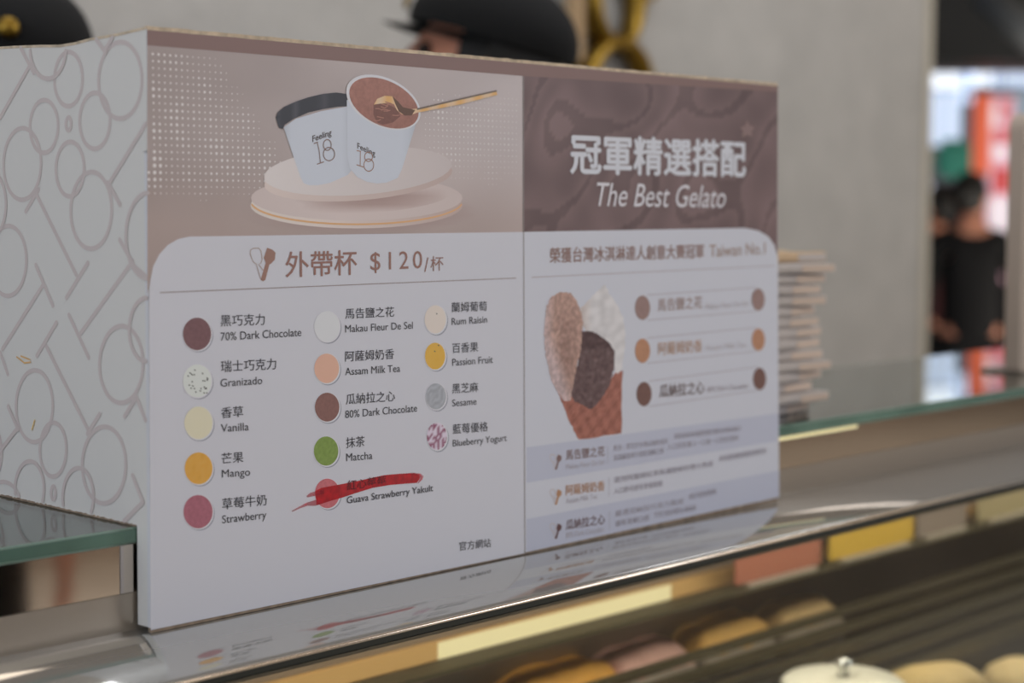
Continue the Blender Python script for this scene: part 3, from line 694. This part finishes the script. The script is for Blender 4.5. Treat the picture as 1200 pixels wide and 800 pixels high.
shape('printed_dark_gelato', Z3([(212, 240), (270, 245), (310, 270), (350, 300), (378, 350), (374, 430), (352, 510), (310, 580), (262, 630), (225, 610), (180, 590), (160, 555), (176, 480), (196, 390), (212, 320)]), 5, None,
      lambda x, y: (lambda n_: (84 + n_ - (14 if y < 408 else 0), 66 + n_ - (14 if y < 408 else 0), 66 + n_ - (14 if y < 408 else 0)))(22 * noise.noise(Vector((x / 5, y / 5, 8)))), m=M_INKG, step=.0025)
def g_tan(x, y):
    t = (x - 630) / .2376; q = (y - 330) / .2376; n_ = 13 * noise.noise(Vector((x / 3, y / 3, 6))) + 9 * noise.noise(Vector((x / 1.3, y / 1.3, 2)))
    xe = 32 + max(0, q - 260) * .33; e = max(0, min(1, 1 - (t - xe) / 55)); m_ = max(0, 1 - abs(t - 140) / 60) * max(0, 1 - abs(q - 330) / 260)
    return (150 + n_ + e * 14 - m_ * 26, 122 + n_ + e * 24 - m_ * 24, 112 + n_ + e * 34 - m_ * 22)
shape('printed_tan_gelato', Z3([(28, 260), (34, 180), (42, 120), (60, 78), (108, 50), (160, 54), (188, 92), (212, 150), (220, 200), (216, 260), (212, 330), (194, 400), (178, 480), (160, 585), (125, 588), (95, 545), (62, 480), (45, 400), (34, 330)]), 5.4, None, g_tan, m=M_INKG, step=.0028)
# --- side board pattern of rings and long serif strokes
PKC = (165, 156, 154)
rings = [(77.6, 92.5, 18.5, 33.8), (138.4, 94, 27.5, 47), (109, 141.4, 19.8, 34.9), (49.5, 148, 18.5, 33), (24.5, 192, 24, 44), (80.5, 198, 18.5, 34),
         (105.8, 246.4, 26, 47), (78.3, 145, 5, 9.5), (9, 305.5, 23.5, 43), (142.9, 426.8, 27.5, 47), (41.6, 475.5, 23.5, 44), (64, 526.4, 17.5, 33.5),
         (123.8, 544.4, 27.5, 46.8), (64.8, 577, 4.6, 9.5), (-22, 150, 16, 32), (-14, 240, 22, 42), (-20, 420, 18, 36), (-24, 104, 18, 36), (-12, 530, 18, 36)]
RG = []
for cx, cy, rx, ry in rings:
    e = ell(cx, cy, rx - 2, ry - 2, n=44); RG.append(e + [e[0]])
def clip(l, f): return [p for p in l if f(*p)]
RG.append(ell(53.5, 57, 21, 35, n=40, a0=4, a1=176))
RG.append(clip(ell(173, 276, 26, 50, n=80, a0=90, a1=270), lambda x, y: x < 173))
RG.append(clip(ell(172, 386, 20, 37, n=60, a0=90, a1=270), lambda x, y: x < 173))
RG.append(ell(37, 573, 17, 33, n=40, a0=160, a1=395 - 5)[:])
RG[-1] = clip(RG[-1], lambda x, y: y < 577 + x * .248 - 1)
RG.append(clip(ell(94, 582, 18, 34, n=40, a0=165, a1=390), lambda x, y: y < 577 + x * .248 - 1))
RG.append(clip(ell(6, 598, 22, 34, n=40, a0=180, a1=360), lambda x, y: y < 577 + x * .248 - 1))
RG = [r for r in RG if len(r) > 3]
strokes('pale_pink_ring', RG, .0030, PKC, .5, side, 'side', split=True)
BARS = [[(40.5, 226), (88.9, 321.8)], [(29, 247.5), (44, 222)], [(102.4, 308), (77.6, 348.8)], [(155, 306), (94.5, 390.8)], [(139.5, 281), (157.5, 312.8), (171, 324)],
        [(81, 369), (104.6, 418.9)], [(49.5, 335), (3.4, 408.8)], [(41.6, 310.5), (62, 358)], [(1, 413), (10, 438)], [(54, 404), (104.6, 503)], [(66.4, 378), (43.9, 416.6)],
        [(118, 485), (104, 508)], [(31.5, 78), (-2, 138)], [(21.4, 56), (37, 85)], [(169, 145), (126, 216)], [(125, 213.8), (139.5, 239.6)], [(161, 465), (172, 492)],
        [(147.4, 487.5), (161, 465)], [(157.5, 556.8), (170, 588)], [(170, 588), (148, 610)], [(110, 46), (121.5, 61.5)], [(129, 44), (121, 57)], [(11, 476), (23, 503)], [(21, 503), (-4, 536)]]
strokes('pale_pink_stroke', BARS, .0032, PKC, .55, side, 'side', split=True)
strokes('yellow_stain', [[(21, 418), (30, 425), (37, 424)], [(26, 417), (36, 421)]],   .0011, (178, 146, 100), 6, side, 'side')
strokes('yellow_stain', [[(42.6, 492), (39.6, 503)]], .0010, (184, 156, 96), 6, side, 'side')

# the side board leans with the tapered front board: its outer face meets the front board's edge
for o in bpy.data.objects:
    if o.name.split('.')[0] in ('side_panel', 'side_cut_edge', 'side_bottom_cut_edge', 'pale_pink_ring', 'pale_pink_stroke', 'yellow_stain'):
        for v in o.data.vertices: v.co.x += -.0005 + .004 * v.co.z / .36

# ------------------------------------------------------------------ stack of folded paper bags on the shelf
def bag(i, z, h, cx, cy, rot, m, corner):
    t = empty('folded_paper_bag', (cx, cy, z), rot)
    bm = bmesh.new(); nx, ny = 12, 6
    for layer, zz in ((0, 0.), (1, h * .80)):
        g = [[None] * (ny + 1) for _ in range(nx + 1)]
        for a in range(nx + 1):
            for b in range(ny + 1):
                u = a / nx - .5; v = b / ny - .5
                z_ = zz + h * .12 * (1 - (2 * abs(u)) ** 2) * layer + .0022 * layer * noise.noise(Vector((u * 5 + i, v * 5, layer * 3 + i)))
                cu = max(0, u + v - .55) * corner
                g[a][b] = bm.verts.new((u * .155, v * .10, max(0.0002, z_) - cu * .05 * layer))
        for a in range(nx):
            for b in range(ny): bm.faces.new((g[a][b], g[a + 1][b], g[a + 1][b + 1], g[a][b + 1]))
        if layer == 0: g0 = g
        else:
            ed = [(a, 0) for a in range(nx)] + [(nx, b) for b in range(ny)] + [(a, ny) for a in range(nx, 0, -1)] + [(0, b) for b in range(ny, 0, -1)]
            for k in range(len(ed)):
                (a, b), (c, d) = ed[k], ed[(k + 1) % len(ed)]
                bm.faces.new((g0[a][b], g0[c][d], g[c][d], g[a][b]))
    from_bm('bag_body', bm, m, t, True)
    bm = bmesh.new(); bbox(bm, .030, .076, -.0505, -.0495, h * .10, h * .72); from_bm('folded_flap', bm, M_PAPER if m is M_KRAFT else mat('peach_paper', (222, 202, 186), .85), t)
    return t
nb = 15; zc = HS + .0004; ords = ['lowest', 'second lowest', 'third lowest', 'fourth lowest', 'fifth lowest', 'sixth lowest', 'seventh lowest', 'eighth', 'ninth', 'tenth', 'eleventh', 'fourth from the top', 'third from the top', 'second from the top', 'topmost']
for i in range(nb):
    h = .0102; topm = i == nb - 1
    p = Vector((.715, .100, 0))
    t = bag(i, zc, h, p.x + random.uniform(-.008, .008), p.y + random.uniform(-.005, .005), random.uniform(-.16, .16), M_KRAFT if topm else M_PAPER, random.choice((0, .4, 1)))
    tag(t, ('tan folded paper sheet, topmost of the stack right of the menu box' if topm else 'off white folded paper bag, %s in the stack beside the menu box' % (ords[i] if i < 7 or i > 10 else ords[i] + ' from bottom')), 'paper bag', 'folded paper bags stacked on the shelf')
    zc += h

# upright beige panel at the right end of the shelf
t = empty('card_stand', (1.262, .09, HS)); tag(t, 'upright beige stand at the right edge of the picture on the glass shelf', 'stand')
pts = [(0, .002), (.16, .002), (.16, .284)] + [(.16 - .02 * (1 - cos(a)), .284 + .02 * sin(a)) for a in (0.4, .8, 1.2, 1.57)] + [(.02 - .02 * sin(a), .284 + .02 * cos(a)) for a in (0, .4, .8, 1.2, 1.57)]
extr('panel', pts, 1, 0, .02, mat('beige_panel', (196, 180, 166), .6), t)
box('foot', -.0, .16, -.03, .05, 0, .004, M_BRUSH, t)

# ------------------------------------------------------------------ gold lettering on the shop wall
lg = empty('gold_wall_sign', at(720, 30, 1, 1.59)); tag(lg, 'gold three dimensional number sign fixed on the cream back wall', 'wall sign')
def wl(px, py, y=1.565): p = at(px, py, 1, y); return p - Vector(lg.location)
def wallring(cx, cy, rx, rz, r, name):
    c = wl(cx, cy); bm = bmesh.new()
    a = abs(wl(cx + rx, cy).x - c.x); pts = [(c.x + a * cos(t * pi / 20), c.y, c.z + rz * sin(t * pi / 20)) for t in range(40)]
    tube(bm, pts, r, 10, True)
    for v in bm.verts: v.co.y = c.y + (v.co.y - c.y) * 1.8
    from_bm(name, bm, M_GOLD, lg, True)
wallring(719, 2, 25, .092, .017, 'numeral_upper_ring'); wallring(722, 104, 33, .100, .017, 'numeral_lower_ring')
c0 = wl(676, 80); bm = bmesh.new(); bbox(bm, c0.x - .02, c0.x + .006, c0.y - .02, c0.y + .02, c0.z - .2, c0.z + .30, .004); from_bm('numeral_stem', bm, mat('peach_gold', (206, 178, 142), .35, .6), lg)
bm = bmesh.new(); bbox(bm, c0.x - .07, c0.x + .02, c0.y - .02, c0.y + .02, c0.z - .02, c0.z + .02, .004); from_bm('numeral_serif', bm, M_GOLD, lg)
c1 = wl(757, -6); bm = bmesh.new(); tube(bm, [(c1.x - .05, c1.y, c1.z + .012), (c1.x - .01, c1.y, c1.z - .012), (c1.x + .04, c1.y, c1.z + .012), (c1.x + .06, c1.y, c1.z + .07)], .012, 10); from_bm('letter_tail', bm, M_GOLD, lg, True)

# ------------------------------------------------------------------ people
def skin_mesh(joints, bones, sub=2):
    me = bpy.data.meshes.new('s'); me.from_pydata([j[0] for j in joints], bones, []); o = bpy.data.objects.new('s', me); COL.objects.link(o)
    md = o.modifiers.new('k', 'SKIN'); md.use_smooth_shade = True
    for i, j in enumerate(joints):
        sv = me.skin_vertices[0].data[i]; sv.radius = j[1] if isinstance(j[1], tuple) else (j[1], j[1]); sv.use_root = (i == 0)
    ms = o.modifiers.new('u', 'SUBSURF'); ms.levels = sub
    dg = bpy.context.evaluated_depsgraph_get(); out = bpy.data.meshes.new_from_object(o.evaluated_get(dg))
    bpy.data.objects.remove(o); return out
def head_bm(c, s=1.):
    bm = bmesh.new(); bmesh.ops.create_uvsphere(bm, u_segments=36, v_segments=28, radius=1.)
    for v in bm.verts:
        x, y, z = v.co
        X = x * .076; Y = y * .098; Z = z * .118
        if z < 0: X *= 1 - .32 * (-z) ** 1.4; Y = Y * (1 - .22 * (-z)) - .012 * (-z)
        if y < -.5: Y += .008 * (1 - z * z)
        g = lambda a, b, wx, wz: math.exp(-((x - a) / wx) ** 2 - ((z - b) / wz) ** 2) if y < 0 else 0
        Y -= .026 * g(0, -.22, .14, .16) + .012 * g(0, .0, .10, .22)        # nose
        Y += .010 * (g(.42, .05, .2, .13) + g(-.42, .05, .2, .13))          # eye sockets
        Y -= .007 * g(0, -.52, .28, .07) + .006 * g(0, -.63, .25, .06) - .004 * g(0, -.575, .3, .03)  # lips
        Y -= .010 * g(0, -.9, .3, .16)                                      # chin
        v.co = Vector((X, Y, Z)) * s
    for sx in (-1, 1):                                                      # ears
        r = bmesh.ops.create_uvsphere(bm, u_segments=10, v_segments=8, radius=1.)
        for v in r['verts']: v.co = Vector((v.co.x * .012 + sx * .076, v.co.y * .020 + .012, v.co.z * .032 - .012)) * s
    return bm
def person(loc, rz, height, label, top_mat, leg_mat, cap=True, mask=False, bun=False, headrot=(0, 0, 0), arms='down', headoff=(0, 0, 0)):
    k = height / 1.70
    root = empty('person', loc, rz); tag(root, label, 'person')
    J = []; Bn = []
    def j(x, y, z, r): J.append(((x * k, y * k, z * k), (r[0] * k, r[1] * k) if isinstance(r, tuple) else r * k)); return len(J) - 1
    def b(a, c): Bn.append((a, c))
    pel = j(0, 0, .92, (.135, .10)); wa = j(0, 0, 1.06, (.125, .09)); ch = j(0, .0, 1.25, (.145, .10)); nb_ = j(0, .01, 1.40, (.08, .07)); nk = j(0, .0, 1.46, .052); hd = j(0, -.01, 1.53, .055)
    b(pel, wa); b(wa, ch); b(ch, nb_); b(nb_, nk); b(nk, hd)
    cl = {'t': [], 'l': []}
    for s in (-1, 1):
        sh = j(s * .17, .0, 1.375, .055)
        if arms == 'down': el = j(s * .235, .03, 1.12, .040); wr = j(s * .225, -.05, .88, .026); pm = j(s * .22, -.065, .83, .030); fdir = Vector((0, -.03, -1))
        else: el = j(s * .24, -.02, 1.12, .040); wr = j(s * .15, -.24, 1.04, .026); pm = j(s * .13, -.29, 1.03, .030); fdir = Vector((-s * .3, -1, -.25))
        b(nb_, sh); b(sh, el); b(el, wr); b(wr, pm)
        fdir.normalize(); side = Vector((0, 1, 0)) if arms == 'down' else Vector((s, 0, 0))
        P = Vector(J[pm][0]) / k
        for f, (o_, ln) in enumerate(((-.024, .07), (-.008, .08), (.008, .075), (.024, .06))):
            a = P + side * o_ + fdir * .035; m_ = a + fdir * ln * .5 + Vector((0, -.004, -.004)); e = m_ + fdir * ln * .42 + Vector((-s * .012, -.006, -.008))
            i1 = j(a.x, a.y, a.z, .0095); i2 = j(m_.x, m_.y, m_.z, .0085); i3 = j(e.x, e.y, e.z, .0075); b(pm, i1); b(i1, i2); b(i2, i3)
        a = P - side * .030 + fdir * .005; e = a - side * .014 + fdir * .035
        i1 = j(a.x, a.y, a.z, .011); i2 = j(e.x, e.y, e.z, .009); b(pm, i1); b(i1, i2)
        hp = j(s * .085, 0, .86, .085); kn = j(s * .095, -.01, .48, .055); an = j(s * .095, .02, .09, .036); to = j(s * .105, -.12, .035, .034)
        b(pel, hp); b(hp, kn); b(kn, an); b(an, to)
    bme = skin_mesh(J, Bn, 2)
    # head joined onto the body surface
    bm = bmesh.new(); bm.from_mesh(bme)
    H = Vector((0, -.015, 1.585)) * k + Vector(headoff)
    RM = Matrix.Translation(H) @ Matrix.Rotation(headrot[2], 4, 'Z') @ Matrix.Rotation(headrot[0], 4, 'X') @ Matrix.Rotation(headrot[1], 4, 'Y')
    hb = head_bm(None, k); hb.transform(RM); tmp = bpy.data.meshes.new('h'); hb.to_mesh(tmp); hb.free(); bm.from_mesh(tmp)
    from_bm('body', bm, M_SKIN, root, True)
    for s in (-1, 1):
        bm = bmesh.new(); r = bmesh.ops.create_uvsphere(bm, u_segments=12, v_segments=8, radius=.0115 * k)
        bmesh.ops.translate(bm, vec=Vector((s * .031, -.079, .006)) * k, verts=bm.verts); bm.transform(RM); from_bm('eye', bm, mat('eye_dark', (40, 28, 22), .2), root, True)
    # clothing a little larger than the body
    Jt, Bt = [], []
    def q(x, y, z, r): Jt.append(((x * k, y * k, z * k), (r[0] * k, r[1] * k) if isinstance(r, tuple) else r * k)); return len(Jt) - 1
    a0 = q(0, 0, .84, (.165, .13)); a1 = q(0, 0, 1.06, (.145, .112)); a2 = q(0, 0, 1.25, (.168, .122)); a3 = q(0, .01, 1.395, (.11, .09)); a4 = q(0, .005, 1.445, .066)
    Bt += [(a0, a1), (a1, a2), (a2, a3), (a3, a4)]
    for s in (-1, 1):
        sh = q(s * .175, 0, 1.37, .075); Bt.append((a3, sh))
        if arms == 'down': el = q(s * .24, .03, 1.12, .058); wr = q(s * .224, -.055, .845, .046)
        else: el = q(s * .245, -.02, 1.12, .058); wr = q(s * .165, -.21, 1.05, .044)
        Bt += [(sh, el), (el, wr)]
    me = skin_mesh(Jt, Bt, 2); me.materials.clear(); link('jacket', me, root, top_mat)
    Jt, Bt = [], []; a0 = q(0, 0, .92, (.15, .12)); aw = q(0, 0, 1.0, (.135, .105)); Bt += [(aw, a0)]
    for s in (-1, 1):
        hp = q(s * .088, 0, .84, .10); kn = q(s * .096, -.01, .48, .078); an = q(s * .096, .015, .09, .062); Bt += [(a0, hp), (hp, kn), (kn, an)]
    me = skin_mesh(Jt, Bt, 2); me.materials.clear(); link('trousers', me, root, leg_mat)
    for s in (-1, 1):
        bm = bmesh.new(); bbox(bm, (s * .105 - .048) * k, (s * .105 + .048) * k, -.185 * k, .07 * k, 0, .07 * k, .022 * k); from_bm('shoe', bm, M_DARK, root, True)
    # hair
    bm = bmesh.new(); bmesh.ops.create_uvsphere(bm, u_segments=28, v_segments=20, radius=1.)
    for v in bm.verts:
        x, y, z = v.co; v.co = Vector((x * .084, y * .104 + .012, z * .108 + .022)) * k
    bmesh.ops.delete(bm, geom=[v for v in bm.verts if (v.co.y < -.045 * k and v.co.z < .062 * k) or v.co.z < -.075 * k], context='VERTS')
    bm.transform(RM); from_bm('hair', bm, M_HAIR, root, True)
    if bun:
        bm = bmesh.new(); bmesh.ops.create_uvsphere(bm, u_segments=16, v_segments=12, radius=.042 * k); bmesh.ops.translate(bm, vec=Vector((0, .115, .02)) * k, verts=bm.verts)
        bm.transform(RM); from_bm('hair_bun', bm, M_HAIR, root, True)
    if cap:
        bm = bmesh.new(); bmesh.ops.create_uvsphere(bm, u_segments=32, v_segments=20, radius=1.)
        for v in bm.verts: x, y, z = v.co; v.co = Vector((x * .098, y * .122 + .006, z * .085 + .055)) * k
        bmesh.ops.delete(bm, geom=[v for v in bm.verts if v.co.z < .030 * k], context='VERTS'); bm.transform(RM); from_bm('cap', bm, M_BLACKC, root, True)
        bm = bmesh.new(); P_ = []
        n_ = 14
        for i in range(n_ + 1):
            a = pi + pi * i / n_; P_.append((Vector((.094 * cos(a), .10 * sin(a) + .006, .038)), Vector((.088 * cos(a), .155 * sin(a) + .006, .026 - .004 * sin(a)))))
        V1 = [bm.verts.new(p * k) for p, _ in P_]; V2 = [bm.verts.new(p * k) for _, p in P_]
        for i in range(n_): bm.faces.new((V1[i], V1[i + 1], V2[i + 1], V2[i]))
        bmesh.ops.solidify(bm, geom=bm.faces[:], thickness=.004); bm.transform(RM); from_bm('cap_brim', bm, M_BLACKC, root, True)
        bd = lathe('cap_badge', [(.001, .006), (.009, .005), (.012, .0), (.012, -.002)], M_GOLD, root, 16)
        bd.data.transform(RM @ Matrix.Translation(Vector((0, -.1215, .066)) * k) @ Matrix.Rotation(pi / 2, 4, 'X'))
    if mask:
        bm = bmesh.new(); bmesh.ops.create_uvsphere(bm, u_segments=28, v_segments=20, radius=1.)
        for v in bm.verts: x, y, z = v.co; v.co = Vector((x * .076, y * .108 - .004, z * .072 - .055)) * k
        bmesh.ops.delete(bm, geom=[v for v in bm.verts if v.co.y > -.02 * k], context='VERTS'); bm.transform(RM); from_bm('face_mask', bm, M_BLACKC, root, True)
    return root
# staff member at top left: only the black cap with its round gold badge shows over the box
p = far(12, 112, 1.95); hgt = (p.z - ZF) / 1.585 * 1.70
person((p.x, p.y, ZF), radians(-30), hgt, 'staff member at top left in a black cap with a round gold badge', M_BLACKC, M_BLACKC, cap=True)
# staff member in the middle, head bowed, facing left
p = far(574, 84, 2.40); hgt = (p.z - ZF) / 1.585 * 1.70
person((p.x, p.y, ZF), radians(-136), hgt, 'staff member behind the menu box in a black cap, turned to the left', M_BLACKC, M_BLACKC, cap=True, headrot=(radians(-16), 0, 0))
# customer beyond the opening, seen from behind
p = far(1139, 232, 7.4); hgt = (p.z - ZF) / 1.585 * 1.70
person((p.x, p.y, ZF), radians(134), hgt, 'customer in black jacket with tied dark hair, standing beyond the wall opening', M_NAVYC, M_NAVYC, cap=False, bun=True, headrot=(0, 0, radians(-38)))
p = far(1098, 246, 8.4); hgt = (p.z - ZF) / 1.585 * 1.70
person((p.x, p.y, ZF), radians(178), hgt, 'passer-by in dark red at the wall edge, left of the customer in black', mat('dark_red_cloth', (72, 30, 34), .8), M_NAVYC, cap=False)
# customer on the near side whose dark figure is mirrored in the fascia
person((.75, -1.75, ZF), radians(200), 1.72, 'customer in dark clothes waiting on the near side, outside the picture', M_NAVYC, M_NAVYC, cap=False)
